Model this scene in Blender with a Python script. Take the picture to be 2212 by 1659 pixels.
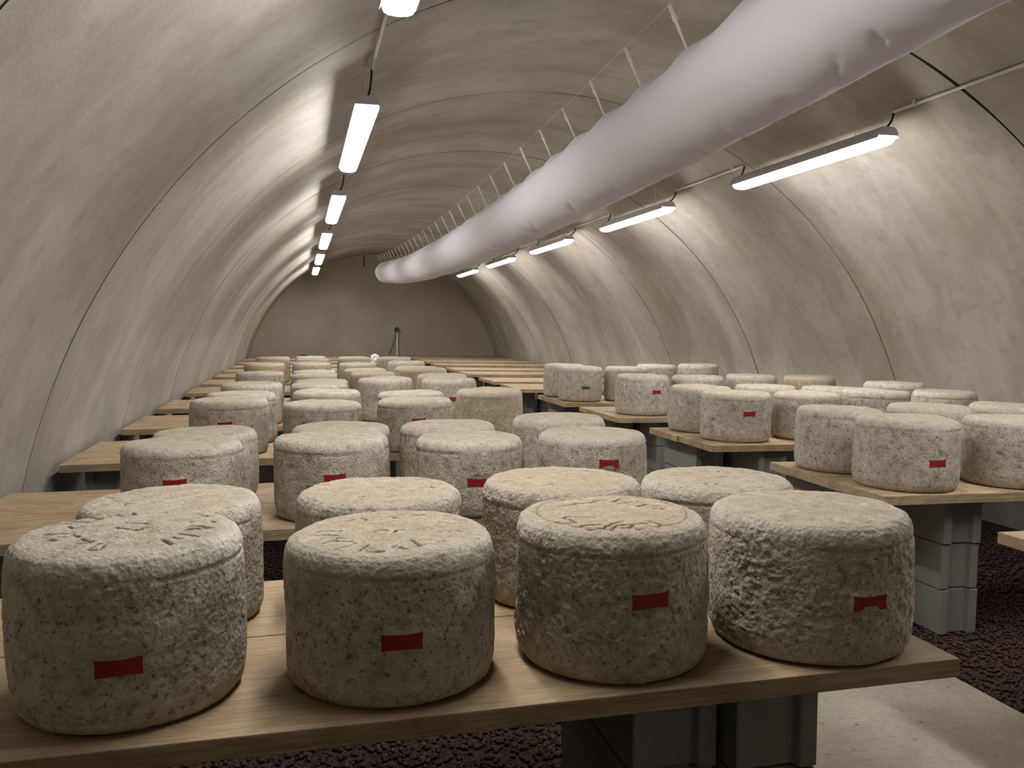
import bpy, bmesh, math, random
import numpy as np
from mathutils import Matrix, Vector

for o in list(bpy.data.objects):
    bpy.data.objects.remove(o, do_unlink=True)
scene = bpy.context.scene
COL = scene.collection

# ---------------------------------------------------------------- camera
# floor level is z = 0, +Y runs down the vault, the camera stands at x = y = 0
CAM_Z = 1.34
F_PX = 1850.0                      # focal length in pixels of a 2212 px wide frame
YAW, PITCH = math.radians(13.641), math.radians(3.881)
w = Vector((math.sin(YAW) * math.cos(PITCH), math.cos(YAW) * math.cos(PITCH), -math.sin(PITCH)))
r = Vector((math.cos(YAW), -math.sin(YAW), 0))
u = r.cross(w)
cam_data = bpy.data.cameras.new('camera')
cam_data.sensor_fit = 'HORIZONTAL'
cam_data.sensor_width = 36.0
cam_data.lens = 36.0 * F_PX / 2212.0
cam_data.clip_start = 0.05
cam = bpy.data.objects.new('camera', cam_data)
COL.objects.link(cam)
cam.matrix_world = Matrix(((r.x, u.x, -w.x, 0), (r.y, u.y, -w.y, 0), (r.z, u.z, -w.z, CAM_Z), (0, 0, 0, 1)))
scene.camera = cam

# ---------------------------------------------------------------- world and exposure
world = bpy.data.worlds.new('world')
scene.world = world
world.use_nodes = True
world.node_tree.nodes['Background'].inputs[0].default_value = (0.0, 0.0, 0.0, 1)
world.node_tree.nodes['Background'].inputs[1].default_value = 0.0
scene.view_settings.view_transform = 'Standard'
scene.view_settings.look = 'None'
scene.view_settings.gamma = 1.0
scene.view_settings.use_curve_mapping = False
scene.view_settings.exposure = 0.0
LAMP_STRENGTH = 54.0               # the strip lamps are the only light in the cellar
LAMP_COLOR = (1.0, 0.955, 0.90, 1)

RND = random.Random(7)

# ---------------------------------------------------------------- numpy noise
def _hash(ix, iy, iz, seed):
    n = (ix * 374761393 + iy * 668265263 + iz * 2147483647 + seed * 1274126177) & 0xffffffff
    n = ((n ^ (n >> 13)) * 1274126177) & 0xffffffff
    n = (n ^ (n >> 16)) & 0xffff
    return n.astype(np.float64) / 32767.5 - 1.0


def vnoise(P, seed=0):
    P = np.asarray(P, dtype=np.float64)
    i = np.floor(P).astype(np.int64)
    f = P - i
    f = f * f * f * (f * (f * 6 - 15) + 10)
    res = 0
    for dx in (0, 1):
        wx = f[:, 0] if dx else 1 - f[:, 0]
        for dy in (0, 1):
            wy = f[:, 1] if dy else 1 - f[:, 1]
            for dz in (0, 1):
                wz = f[:, 2] if dz else 1 - f[:, 2]
                res = res + wx * wy * wz * _hash(i[:, 0] + dx, i[:, 1] + dy, i[:, 2] + dz, seed)
    return res

# ---------------------------------------------------------------- helpers
def link(name, mesh, parent=None, mat=None):
    o = bpy.data.objects.new(name, mesh)
    COL.objects.link(o)
    if parent is not None:
        o.parent = parent
    if mat is not None and mesh is not None and not mesh.materials:
        mesh.materials.append(mat)
    return o


def empty(name, loc=(0, 0, 0)):
    o = bpy.data.objects.new(name, None)
    COL.objects.link(o)
    o.empty_display_size = 0.1
    o.location = loc
    return o


def tag(o, label=None, cat=None, group=None, kind=None):
    if label: o['label'] = label
    if cat: o['category'] = cat
    if group: o['group'] = group
    if kind: o['kind'] = kind
    return o


def mesh_from(name, verts, faces, smooth=False):
    m = bpy.data.meshes.new(name)
    m.from_pydata([tuple(map(float, v)) for v in verts], [], faces)
    m.validate()
    m.update()
    if smooth:
        m.polygons.foreach_set('use_smooth', [True] * len(m.polygons))
    return m


def bm_mesh(name, bm, smooth=False, recalc=True):
    if recalc:
        bmesh.ops.recalc_face_normals(bm, faces=bm.faces)
    m = bpy.data.meshes.new(name)
    bm.to_mesh(m)
    bm.free()
    if smooth:
        m.polygons.foreach_set('use_smooth', [True] * len(m.polygons))
    return m


def add_box(bm, lo, hi, bevel=0.0):
    ret = bmesh.ops.create_cube(bm, size=1.0)
    vs = ret['verts']
    for v in vs:
        for k in range(3):
            v.co[k] = lo[k] + (v.co[k] + 0.5) * (hi[k] - lo[k])
    if bevel:
        es = {e for v in vs for e in v.link_edges}
        bmesh.ops.bevel(bm, geom=list(es), offset=bevel, segments=2, affect='EDGES', profile=0.6)


def add_tube(bm, pts, rad, n=8, caps=True):
    pts = [Vector(p) for p in pts]
    rings = []
    prev = None
    for i, p in enumerate(pts):
        d = (pts[min(i + 1, len(pts) - 1)] - pts[max(i - 1, 0)]).normalized()
        if prev is None:
            a = d.orthogonal().normalized()
        else:
            a = (prev - d * prev.dot(d)).normalized()
        prev = a
        b = d.cross(a)
        rr = rad[i] if isinstance(rad, (list, tuple)) else rad
        rings.append([bm.verts.new(p + (a * math.cos(2 * math.pi * k / n) + b * math.sin(2 * math.pi * k / n)) * rr) for k in range(n)])
    for i in range(len(rings) - 1):
        for k in range(n):
            bm.faces.new((rings[i][k], rings[i][(k + 1) % n], rings[i + 1][(k + 1) % n], rings[i + 1][k]))
    if caps:
        bm.faces.new(list(reversed(rings[0])))
        bm.faces.new(rings[-1])


def extrude_poly(bm, poly, axis, a, b):
    """prism: poly is a list of 2D points, extruded along axis (0, 1, 2) from a to b"""
    def mk(p, t):
        c = [p[0], p[1]]
        c.insert(axis, t)
        return bm.verts.new(c)
    A = [mk(p, a) for p in poly]
    B = [mk(p, b) for p in poly]
    n = len(poly)
    for i in range(n):
        bm.faces.new((A[i], A[(i + 1) % n], B[(i + 1) % n], B[i]))
    bm.faces.new(A)
    bm.faces.new(B)

ORD = ['zeroth', 'first', 'second', 'third', 'fourth', 'fifth', 'sixth', 'seventh', 'eighth', 'ninth', 'tenth', 'eleventh', 'twelfth', 'thirteenth']

# ---------------------------------------------------------------- materials
class NT:
    def __init__(self, name):
        self.m = bpy.data.materials.new(name)
        self.m.use_nodes = True
        self.t = self.m.node_tree
        self.t.nodes.clear()
        self.out = self.n('ShaderNodeOutputMaterial')
        self.bsdf = self.n('ShaderNodeBsdfPrincipled')
        self.l(self.bsdf.outputs[0], self.out.inputs[0])

    def n(self, kind, **kw):
        nd = self.t.nodes.new(kind)
        for k, v in kw.items():
            setattr(nd, k, v)
        return nd

    def l(self, a, b):
        self.t.links.new(a, b)

    def val(self, sock, v):
        if hasattr(v, 'is_linked') or isinstance(v, bpy.types.NodeSocket):
            self.l(v, sock)
        else:
            sock.default_value = v

    def coords(self, which='Object'):
        return self.n('ShaderNodeTexCoord').outputs[which]

    def mapping(self, vec, scale=(1, 1, 1), loc=(0, 0, 0)):
        m = self.n('ShaderNodeMapping')
        self.l(vec, m.inputs['Vector'])
        m.inputs['Scale'].default_value = scale
        self.val(m.inputs['Location'], loc)
        return m.outputs[0]

    def noise(self, vec, scale, detail=4, rough=0.55, dist=0.0):
        t = self.n('ShaderNodeTexNoise')
        self.l(vec, t.inputs['Vector'])
        t.inputs['Scale'].default_value = scale
        t.inputs['Detail'].default_value = detail
        t.inputs['Roughness'].default_value = rough
        t.inputs['Distortion'].default_value = dist
        return t.outputs['Fac']

    def voro(self, vec, scale, feature='F1', out='Distance'):
        t = self.n('ShaderNodeTexVoronoi', feature=feature)
        self.l(vec, t.inputs['Vector'])
        t.inputs['Scale'].default_value = scale
        return t.outputs[out]

    def ramp(self, fac, stops):
        rp = self.n('ShaderNodeValToRGB')
        self.l(fac, rp.inputs[0])
        el = rp.color_ramp.elements
        while len(el) > 1:
            el.remove(el[-1])
        for i, (p, c) in enumerate(stops):
            e = el[0] if i == 0 else el.new(p)
            e.position = p
            e.color = (c, c, c, 1) if isinstance(c, (int, float)) else (*c, 1)
        return rp.outputs[0]

    def mix(self, fac, a, b, mode='MIX'):
        mx = self.n('ShaderNodeMix', data_type='RGBA', blend_type=mode)
        self.val(mx.inputs[0], fac)
        for s, v in ((mx.inputs[6], a), (mx.inputs[7], b)):
            if isinstance(v, tuple):
                s.default_value = (*v, 1) if len(v) == 3 else v
            else:
                self.l(v, s)
        return mx.outputs[2]

    def math(self, op, a, b=0.0, clamp=False):
        m = self.n('ShaderNodeMath', operation=op, use_clamp=clamp)
        self.val(m.inputs[0], a)
        self.val(m.inputs[1], b)
        return m.outputs[0]

    def bump(self, h, strength=0.3, dist=0.01, normal=None):
        b = self.n('ShaderNodeBump')
        self.l(h, b.inputs['Height'])
        b.inputs['Strength'].default_value = strength
        b.inputs['Distance'].default_value = dist
        if normal is not None:
            self.l(normal, b.inputs['Normal'])
        return b.outputs[0]

    def finish(self, color=None, rough=0.8, normal=None, spec=0.3):
        if color is not None:
            if isinstance(color, tuple):
                self.bsdf.inputs['Base Color'].default_value = (*color, 1)
            else:
                self.l(color, self.bsdf.inputs['Base Color'])
        self.val(self.bsdf.inputs['Roughness'], rough)
        self.bsdf.inputs['Specular IOR Level'].default_value = spec
        if normal is not None:
            self.l(normal, self.bsdf.inputs['Normal'])
        return self.m


def simple(name, color, rough=0.6, spec=0.3, metal=0.0, mottling=0.12, scale=30):
    t = NT(name)
    v = t.coords()
    c = t.mix(t.noise(v, scale, 3), tuple(x * (1 - mottling) for x in color), tuple(min(1, x * (1 + mottling)) for x in color))
    t.bsdf.inputs['Metallic'].default_value = metal
    return t.finish(c, rough, None, spec)


def mat_vault():
    t = NT('vault_concrete')
    a = t.n('ShaderNodeAttribute', attribute_name='arc').outputs['Vector']
    v = t.coords()
    st = t.noise(t.mapping(a, (0.45, 2.6, 1)), 1.0, 6, 0.58, 0.5)
    st2 = t.noise(t.mapping(a, (0.5, 1.3, 1), (3, 8, 0)), 1.0, 5, 0.6, 0.6)
    st3 = t.noise(t.mapping(a, (0.8, 9.0, 1), (13, 2, 0)), 1.0, 4, 0.55, 0.4)
    fine = t.noise(v, 90, 4, 0.6)
    c = t.mix(t.ramp(st, [(0.3, 0.0), (0.7, 1.0)]), (0.385, 0.36, 0.322), (0.49, 0.464, 0.425))
    c = t.mix(t.ramp(st2, [(0.48, 0.0), (0.68, 0.85)]), c, (0.32, 0.255, 0.19))
    cloud = t.noise(v, 1.7, 6, 0.62, 0.3)
    c = t.mix(t.ramp(cloud, [(0.36, 0.6), (0.58, 0.0)]), c, (0.285, 0.255, 0.215))
    grit = t.noise(v, 9, 6, 0.68, 0.2)
    c = t.mix(t.ramp(grit, [(0.36, 0.4), (0.5, 0.0)]), c, (0.27, 0.245, 0.21))
    c = t.mix(t.ramp(st3, [(0.60, 0.0), (0.85, 0.35)]), c, (0.55, 0.53, 0.50))
    c = t.mix(t.ramp(fine, [(0.35, 0.16), (0.6, 0.0)]), c, (0.16, 0.14, 0.11))
    b = t.bump(t.math('ADD', t.math('MULTIPLY', st3, 0.25), t.math('MULTIPLY', fine, 0.7)), 0.22, 0.005)
    rg = t.ramp(st2, [(0.3, 0.5), (0.7, 0.72)])
    return t.finish(c, rg, b, 0.35)


def mat_endwall():
    t = NT('end_wall_render')
    v = t.coords()
    n1 = t.noise(v, 0.9, 5, 0.6, 0.5)
    n2 = t.noise(v, 40, 4, 0.6)
    c = t.mix(t.ramp(n1, [(0.3, 0.0), (0.7, 1.0)]), (0.33, 0.285, 0.22), (0.42, 0.375, 0.30))
    c = t.mix(t.ramp(n2, [(0.3, 0.2), (0.6, 0.0)]), c, (0.15, 0.12, 0.09))
    return t.finish(c, 0.8, t.bump(n2, 0.2, 0.004), 0.25)


def mat_block():
    t = NT('concrete_block')
    v = t.coords()
    rnd = t.n('ShaderNodeObjectInfo').outputs['Random']
    off = t.n('ShaderNodeCombineXYZ')
    t.l(t.math('MULTIPLY', rnd, 40), off.inputs[0])
    v2 = t.mapping(v, (1, 1, 1), off.outputs[0])
    n1 = t.noise(v2, 5, 4, 0.6)
    n2 = t.noise(v2, 140, 4, 0.7)
    c = t.mix(n1, (0.185, 0.187, 0.168), (0.27, 0.27, 0.245))
    c = t.mix(t.ramp(n2, [(0.32, 0.55), (0.5, 0.0)]), c, (0.10, 0.10, 0.09))
    c = t.mix(t.math('MULTIPLY', rnd, 0.25), c, (0.17, 0.16, 0.14))
    return t.finish(c, 0.95, t.bump(n2, 0.6, 0.006), 0.15)


def mat_wood():
    t = NT('pale_plank_wood')
    v = t.coords()
    rnd = t.n('ShaderNodeObjectInfo').outputs['Random']
    off = t.n('ShaderNodeCombineXYZ')
    t.l(t.math('MULTIPLY', rnd, 37), off.inputs[0])
    t.l(t.math('MULTIPLY', rnd, 91), off.inputs[1])
    v2 = t.mapping(v, (1, 1, 1), off.outputs[0])
    g1 = t.noise(t.mapping(v2, (1.2, 9, 9)), 1.0, 5, 0.55, 1.4)
    g2 = t.noise(t.mapping(v2, (3, 150, 150)), 1.0, 3, 0.6)
    stn = t.noise(v2, 4.5, 5, 0.6, 1.0)
    bands = t.math('FRACT', t.math('MULTIPLY', g1, 9.0))
    c = t.mix(t.ramp(bands, [(0.0, 0.0), (0.45, 0.35), (0.8, 1.0), (1.0, 0.0)]), (0.47, 0.37, 0.243), (0.35, 0.255, 0.15))
    c = t.mix(t.ramp(g2, [(0.35, 0.65), (0.58, 0.0)]), c, (0.21, 0.145, 0.085))
    c = t.mix(t.ramp(stn, [(0.47, 0.0), (0.64, 0.75)]), c, (0.215, 0.15, 0.095))
    c = t.mix(t.math('MULTIPLY', t.math('POWER', rnd, 2.0), 0.3), c, (0.27, 0.18, 0.105))
    b = t.bump(g2, 0.5, 0.003)
    return t.finish(c, 0.72, b, 0.25)


def mat_gravel(name='gravel_floor'):
    t = NT(name)
    v = t.coords()
    c1 = t.voro(v, 75, 'F1', 'Color')
    d = t.voro(v, 75, 'F1', 'Distance')
    sep = t.n('ShaderNodeSeparateColor')
    t.l(c1, sep.inputs[0])
    c = t.mix(sep.outputs[0], (0.03, 0.018, 0.015), (0.08, 0.046, 0.036))
    c = t.mix(t.ramp(d, [(0.45, 0.0), (0.8, 0.8)]), c, (0.012, 0.008, 0.006))
    return t.finish(c, 0.95, t.bump(t.math('SUBTRACT', 1.0, d), 0.9, 0.012), 0.15)


def mat_stones():
    t = NT('volcanic_gravel')
    v = t.coords()
    n = t.noise(v, 60, 2)
    n2 = t.noise(v, 11, 3)
    c = t.mix(t.ramp(n, [(0.35, 0.0), (0.65, 1.0)]), (0.036, 0.022, 0.018), (0.085, 0.05, 0.04))
    c = t.mix(t.ramp(n2, [(0.45, 0.0), (0.7, 0.5)]), c, (0.05, 0.038, 0.033))
    return t.finish(c, 0.95, None, 0.15)


def mat_slab():
    t = NT('path_concrete')
    v = t.coords()
    n1 = t.noise(v, 2.2, 5, 0.6, 0.4)
    n2 = t.noise(v, 55, 4, 0.65)
    sp = t.voro(v, 9, 'F1', 'Distance')
    c = t.mix(t.ramp(n1, [(0.3, 0.0), (0.7, 1.0)]), (0.24, 0.21, 0.165), (0.36, 0.325, 0.265))
    c = t.mix(t.ramp(n2, [(0.3, 0.35), (0.55, 0.0)]), c, (0.13, 0.11, 0.08))
    stn = t.noise(v, 17, 5, 0.7, 0.6)
    c = t.mix(t.ramp(stn, [(0.60, 0.0), (0.70, 0.7)]), c, (0.12, 0.10, 0.075))
    c = t.mix(t.ramp(sp, [(0.04, 0.8), (0.08, 0.0)]), c, (0.07, 0.06, 0.05))
    return t.finish(c, 0.85, t.bump(n2, 0.3, 0.004), 0.25)


def mat_rind():
    t = NT('cheese_rind')
    v = t.coords()
    rnd = t.n('ShaderNodeObjectInfo').outputs['Random']
    off = t.n('ShaderNodeCombineXYZ')
    t.l(t.math('MULTIPLY', rnd, 53), off.inputs[0])
    t.l(t.math('MULTIPLY', rnd, 17), off.inputs[2])
    v2 = t.mapping(v, (1, 1, 1), off.outputs[0])
    tone = t.n('ShaderNodeAttribute', attribute_type='OBJECT', attribute_name='rind_tone').outputs['Fac']
    groove = t.n('ShaderNodeAttribute', attribute_name='groove').outputs['Fac']
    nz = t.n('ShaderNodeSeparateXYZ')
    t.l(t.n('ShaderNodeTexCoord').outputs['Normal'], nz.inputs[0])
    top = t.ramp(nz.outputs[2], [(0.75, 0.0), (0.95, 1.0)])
    big = t.noise(v2, 9, 5, 0.6, 0.5)
    mid = t.noise(v2, 38, 6, 0.7, 0.2)
    fine = t.noise(v2, 150, 5, 0.7)
    spk = t.noise(v2, 105, 4, 0.65)
    n1 = t.noise(v2, 30, 8, 0.74, 0.15)
    c = t.ramp(n1, [(0.30, (0.10, 0.08, 0.055)), (0.375, (0.25, 0.21, 0.15)), (0.445, (0.44, 0.40, 0.335)), (0.56, (0.55, 0.52, 0.455)), (0.68, (0.68, 0.66, 0.615))])
    c = t.mix(t.ramp(big, [(0.40, 0.4), (0.62, 0.0)]), c, (0.33, 0.315, 0.265))
    brown = t.math('MULTIPLY', t.ramp(mid, [(0.40, 0.0), (0.62, 1.0)]), t.math('ADD', 0.08, t.math('MULTIPLY', tone, 0.62)))
    c = t.mix(brown, c, (0.36, 0.262, 0.155))
    c = t.mix(t.math('MULTIPLY', t.math('POWER', tone, 4.0), 0.6), c, (0.43, 0.31, 0.17))
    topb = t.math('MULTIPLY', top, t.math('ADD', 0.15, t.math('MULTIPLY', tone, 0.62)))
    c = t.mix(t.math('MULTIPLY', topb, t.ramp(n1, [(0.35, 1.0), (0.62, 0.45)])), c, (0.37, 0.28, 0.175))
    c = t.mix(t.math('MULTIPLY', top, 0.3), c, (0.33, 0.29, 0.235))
    side = t.math('SUBTRACT', 1.0, t.math('MULTIPLY', top, 0.45))
    c = t.mix(t.math('MULTIPLY', side, t.ramp(spk, [(0.35, 0.85), (0.43, 0.0)])), c, (0.105, 0.085, 0.055))
    c = t.mix(t.ramp(fine, [(0.57, 0.0), (0.74, 0.5)]), c, (0.64, 0.62, 0.575))
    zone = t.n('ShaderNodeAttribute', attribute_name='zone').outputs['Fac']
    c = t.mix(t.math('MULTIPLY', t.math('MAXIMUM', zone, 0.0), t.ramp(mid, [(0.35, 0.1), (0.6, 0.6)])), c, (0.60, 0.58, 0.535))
    c = t.mix(t.math('MULTIPLY', t.math('MAXIMUM', t.math('MULTIPLY', zone, -1.0), 0.0), 0.45), c, (0.42, 0.30, 0.185))
    c = t.mix(t.math('MULTIPLY', groove, 0.95), c, (0.10, 0.055, 0.022))
    vo = t.voro(v2, 150, 'SMOOTH_F1', 'Distance')
    h = t.math('ADD', t.math('MULTIPLY', t.math('SUBTRACT', 1.0, vo), 0.6), t.math('ADD', t.math('MULTIPLY', fine, 0.5), t.math('MULTIPLY', mid, 0.5)))
    b = t.bump(h, 0.7, 0.005)
    return t.finish(c, 0.95, b, 0.12)


def mat_fabric():
    t = NT('white_duct_fabric')
    v = t.coords()
    wv = t.noise(t.mapping(v, (400, 400, 400)), 1.0, 2)
    n = t.noise(v, 1.5, 3)
    c = t.mix(n, (0.72, 0.705, 0.745), (0.78, 0.765, 0.805))
    t.finish(c, 0.9, t.bump(wv, 0.08, 0.001), 0.15)
    tr = t.n('ShaderNodeBsdfTranslucent')
    t.l(c, tr.inputs[0])
    mx = t.n('ShaderNodeMixShader')
    mx.inputs[0].default_value = 0.33
    t.l(t.bsdf.outputs[0], mx.inputs[1])
    t.l(tr.outputs[0], mx.inputs[2])
    t.l(mx.outputs[0], t.out.inputs[0])
    return t.m


def mat_lamp():
    t = NT('lit_lamp_diffuser')
    t.bsdf.inputs['Base Color'].default_value = (0.9, 0.9, 0.88, 1)
    t.bsdf.inputs['Emission Color'].default_value = LAMP_COLOR
    t.bsdf.inputs['Emission Strength'].default_value = LAMP_STRENGTH
    return t.m

M = dict(vault=mat_vault(), endwall=mat_endwall(), block=mat_block(), wood=mat_wood(), gravel=mat_gravel(), stones=mat_stones(),
         slab=mat_slab(), rind=mat_rind(), fabric=mat_fabric(), lamp=mat_lamp(),
         pale_bounce=simple('pale_bounce_wall', (0.80, 0.77, 0.71), 0.85, 0.2, 0, 0.06, 4), mortar=simple('dark_joint_mortar', (0.12, 0.108, 0.09), 0.95), grey=simple('grey_lamp_housing', (0.52, 0.51, 0.52), 0.55),
         pvc=simple('pale_conduit_plastic', (0.60, 0.58, 0.53), 0.45), black=simple('black_cable_rubber', (0.03, 0.028, 0.027), 0.6),
         steel=simple('steel_wire', (0.45, 0.45, 0.45), 0.4, 0.5, 0.8), strap=simple('cream_webbing', (0.68, 0.64, 0.55), 0.8),
         red=simple('red_casein', (0.25, 0.012, 0.016), 0.55, 0.35, 0, 0.25, 200), green=simple('green_casein', (0.02, 0.13, 0.03), 0.55, 0.35, 0, 0.25, 200),
         dark=simple('dark_bakelite', (0.06, 0.05, 0.045), 0.6), plastic=simple('milky_plastic_bag', (0.72, 0.70, 0.68), 0.35, 0.5))

# ---------------------------------------------------------------- vault shape
XC, AX, ZC, BZ = 1.69, 3.03, CAM_Z - 1.5, 3.2      # ellipse of the inner vault face
SKEW = -0.10                                          # ring joints run slightly askew of the cross direction
Y_BACK, Y_FRONT = 20.93, -1.5


def vault_z(x, off=0.0):
    return ZC + (BZ + off) * math.sqrt(max(0.0, 1 - ((x - XC) / (AX + off)) ** 2))


def vault_ring(y0, y1, off, gap0, gap1, seed, n=150, nv=8):
    t0 = math.asin((-0.10 - ZC) / BZ)
    th = np.linspace(t0, math.pi - t0, n)
    xs, zs = np.cos(th), np.sin(th)
    arc = np.cumsum(np.r_[0, np.hypot(np.diff(xs * AX), np.diff(zs * BZ))])
    V, A = [], []
    one = np.ones(n)
    for j in range(nv + 3):
        k = min(max(j - 1, 0), nv)
        f = k / nv
        g0 = gap0 * (0.8 + 0.5 * vnoise(np.stack([arc * 2.2, one * seed, one], -1), 3))
        g1 = gap1 * (0.8 + 0.5 * vnoise(np.stack([arc * 2.2, one * seed, one], -1), 4))
        x = XC + AX * xs
        ya = y0 + SKEW * (x - XC) + np.maximum(g0, 0.0015)
        yb = y1 + SKEW * (x - XC) - np.maximum(g1, 0.0015)
        y = ya + (yb - ya) * f
        o = off + 0.006 * vnoise(np.stack([arc * 0.8, y * 0.8, one], -1), 77)
        if j == 0 or j == nv + 2:
            o = o + 0.05
        V.append(np.stack([XC + (AX + o) * xs, y, ZC + (BZ + o) * zs], -1))
        A.append(np.stack([arc + seed * 9.0, y, one * seed], -1))
    V = np.concatenate(V)
    A = np.concatenate(A)
    F = []
    for j in range(nv + 2):
        for i in range(n - 1):
            a = j * n + i
            F.append((a, a + n, a + n + 1, a + 1))
    m = mesh_from('vault_ring', V, F, True)
    # inner face must look inwards; sharp edges at the lips
    at = m.attributes.new('arc', 'FLOAT_VECTOR', 'POINT')
    at.data.foreach_set('vector', A.astype(np.float32).ravel())
    sh = m.attributes.new('sharp_edge', 'BOOLEAN', 'EDGE')
    ev = np.zeros(len(m.edges) * 2, dtype=np.int32)
    m.edges.foreach_get('vertices', ev)
    rows = ev.reshape(-1, 2) // n
    flag = (rows[:, 0] == rows[:, 1]) & ((rows[:, 0] == 1) | (rows[:, 0] == nv + 1))
    sh.data.foreach_set('value', flag)
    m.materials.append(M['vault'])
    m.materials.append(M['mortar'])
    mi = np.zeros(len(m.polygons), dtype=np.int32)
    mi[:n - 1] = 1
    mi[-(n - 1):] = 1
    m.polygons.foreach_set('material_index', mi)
    return m


def build_shell():
    # backing shell behind the ring joints
    n = 80
    t0 = math.asin((-0.12 - ZC) / BZ)
    th = np.linspace(t0, math.pi - t0, n)
    V = [(XC + (AX + 0.045) * math.cos(t), y, ZC + (BZ + 0.045) * math.sin(t)) for y in (Y_FRONT - 0.6, Y_BACK + 0.9) for t in th]
    F = [(i, n + i, n + i + 1, i + 1) for i in range(n - 1)]
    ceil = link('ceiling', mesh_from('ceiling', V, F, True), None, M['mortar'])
    tag(ceil, 'barrel vault of curved concrete rings over the cellar', None, None, 'structure')
    ys = [-2.5, -0.42, 1.70, 3.97, 6.15, 8.3, 10.45, 12.65, 14.8, 16.95, 19.05, 21.6]
    gaps = [0.006, 0.006, 0.007, 0.0105, 0.0065, 0.0075, 0.0075, 0.007, 0.009, 0.009, 0.009, 0.006]
    rr = random.Random(3)
    for i in range(len(ys) - 1):
        m = vault_ring(ys[i], ys[i + 1], rr.uniform(-0.0015, 0.0015), gaps[i], gaps[i + 1], i + 1)
        link('vault_ring', m, ceil)
    # end walls: elliptical discs with thickness
    for name, yc, sgn, lab in (('wall_back', Y_BACK, 1, 'flat plastered end wall closing the vault'), ('wall_front', Y_FRONT, -1, 'unseen flat wall closing the near end of the vault, whitened to bounce fill light')):
        bm = bmesh.new()
        th2 = np.linspace(math.asin((-0.08 - ZC) / BZ), math.pi - math.asin((-0.08 - ZC) / BZ), 64)
        A = [bm.verts.new((XC + (AX + 0.03) * math.cos(t), yc, ZC + (BZ + 0.03) * math.sin(t))) for t in th2]
        B = [bm.verts.new(v.co + Vector((0, 0.15 * sgn, 0))) for v in A]
        k = len(A)
        bm.faces.new(A)
        bm.faces.new(B)
        for i in range(k):
            bm.faces.new((A[i], A[(i + 1) % k], B[(i + 1) % k], B[i]))
        o = link(name, bm_mesh(name, bm), None, M['endwall' if sgn > 0 else 'pale_bounce'])  # unseen near wall kept close and whitish to bounce fill onto cheese fronts
        tag(o, lab, None, None, 'structure')


def floor_z(x):
    return -0.02 * max(0.0, x - 2.42)


def build_floor():
    xs = [-1.6, 0, 1.2, 2.42, 3.2, 4.0, 5.0]
    V = [(x, y, floor_z(x) - 0.004) for y in (Y_FRONT - 0.5, Y_BACK + 0.6) for x in xs]
    k = len(xs)
    F = [(i, i + 1, k + i + 1, k + i) for i in range(k - 1)]
    fl = link('floor', mesh_from('floor', V, F), None, M['gravel'])
    tag(fl, 'dark reddish gravel floor under the plank tables', None, None, 'structure')
    bm = bmesh.new()
    add_box(bm, (1.2, Y_FRONT + 0.05, -0.06), (2.39, 20.3, 0.006), 0.004)
    sl = link('path_slab', bm_mesh('path_slab', bm), fl, M['slab'])
    sl['label'] = 'pale concrete path between the two rows of tables'
    # loose stones where the photograph shows the gravel close up
    rs = np.random.RandomState(5)
    N = 46000
    P = np.stack([rs.uniform(-1.25, 4.55, N * 2), 1.5 + 4.0 * rs.uniform(0, 1, N * 2) ** 1.25], -1)
    P = P[(P[:, 0] < 1.19) | (P[:, 0] > 2.40)][:N]
    N = len(P)
    base = np.array([(1, 0, 0), (-1, 0, 0), (0, 1, 0), (0, -1, 0), (0, 0, 1), (0, 0, -1)], float)
    tri = np.array([(0, 2, 4), (2, 1, 4), (1, 3, 4), (3, 0, 4), (2, 0, 5), (1, 2, 5), (3, 1, 5), (0, 3, 5)])
    sz = rs.uniform(0.006, 0.014, (N, 1, 1)) * rs.uniform(0.7, 1.2, (N, 6, 1))
    ang = rs.uniform(0, 6.28, N)
    tl = rs.uniform(-0.9, 0.9, N)
    ca, sa, ct, s_t = np.cos(ang), np.sin(ang), np.cos(tl), np.sin(tl)
    L = base[None] * sz
    x, y, z = L[..., 0], L[..., 1], L[..., 2] * 0.8
    y, z = y * ct[:, None] - z * s_t[:, None], y * s_t[:, None] + z * ct[:, None]
    x, y = x * ca[:, None] - y * sa[:, None], x * sa[:, None] + y * ca[:, None]
    zz = np.array([floor_z(q) for q in P[:, 0]])
    V = np.stack([x + P[:, :1], y + P[:, 1:], z + zz[:, None] + 0.003], -1).reshape(-1, 3)
    T = (tri[None] + (np.arange(N) * 6)[:, None, None]).reshape(-1, 3)
    m = bpy.data.meshes.new('loose_gravel')
    m.vertices.add(len(V))
    m.vertices.foreach_set('co', V.astype(np.float32).ravel())
    m.loops.add(T.size)
    m.loops.foreach_set('vertex_index', T.astype(np.int32).ravel())
    m.polygons.add(len(T))
    m.polygons.foreach_set('loop_start', np.arange(0, T.size, 3, dtype=np.int32))
    m.update(calc_edges=True)
    g = link('loose_gravel', m, fl, M['stones'])
    tag(g, 'loose reddish brown volcanic gravel', None, None, 'stuff')

# ---------------------------------------------------------------- tables
TOP = CAM_Z - 0.70                 # height of the plank tops
THICK = 0.04
TILT = 0.02                        # the right row leans down towards its wall
L_FRONT = [1.49, 3.02, 4.69, 6.21, 7.68, 9.43, 10.84, 12.31, 13.66, 15.04, 16.56, 18.1, 19.65]
R_FRONT = [1.485, 3.025, 4.57, 6.13, 7.45, 9.17, 10.5, 12.18, 13.45, 15.22, 16.7, 18.2, 19.55]
BLK = [None]


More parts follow.
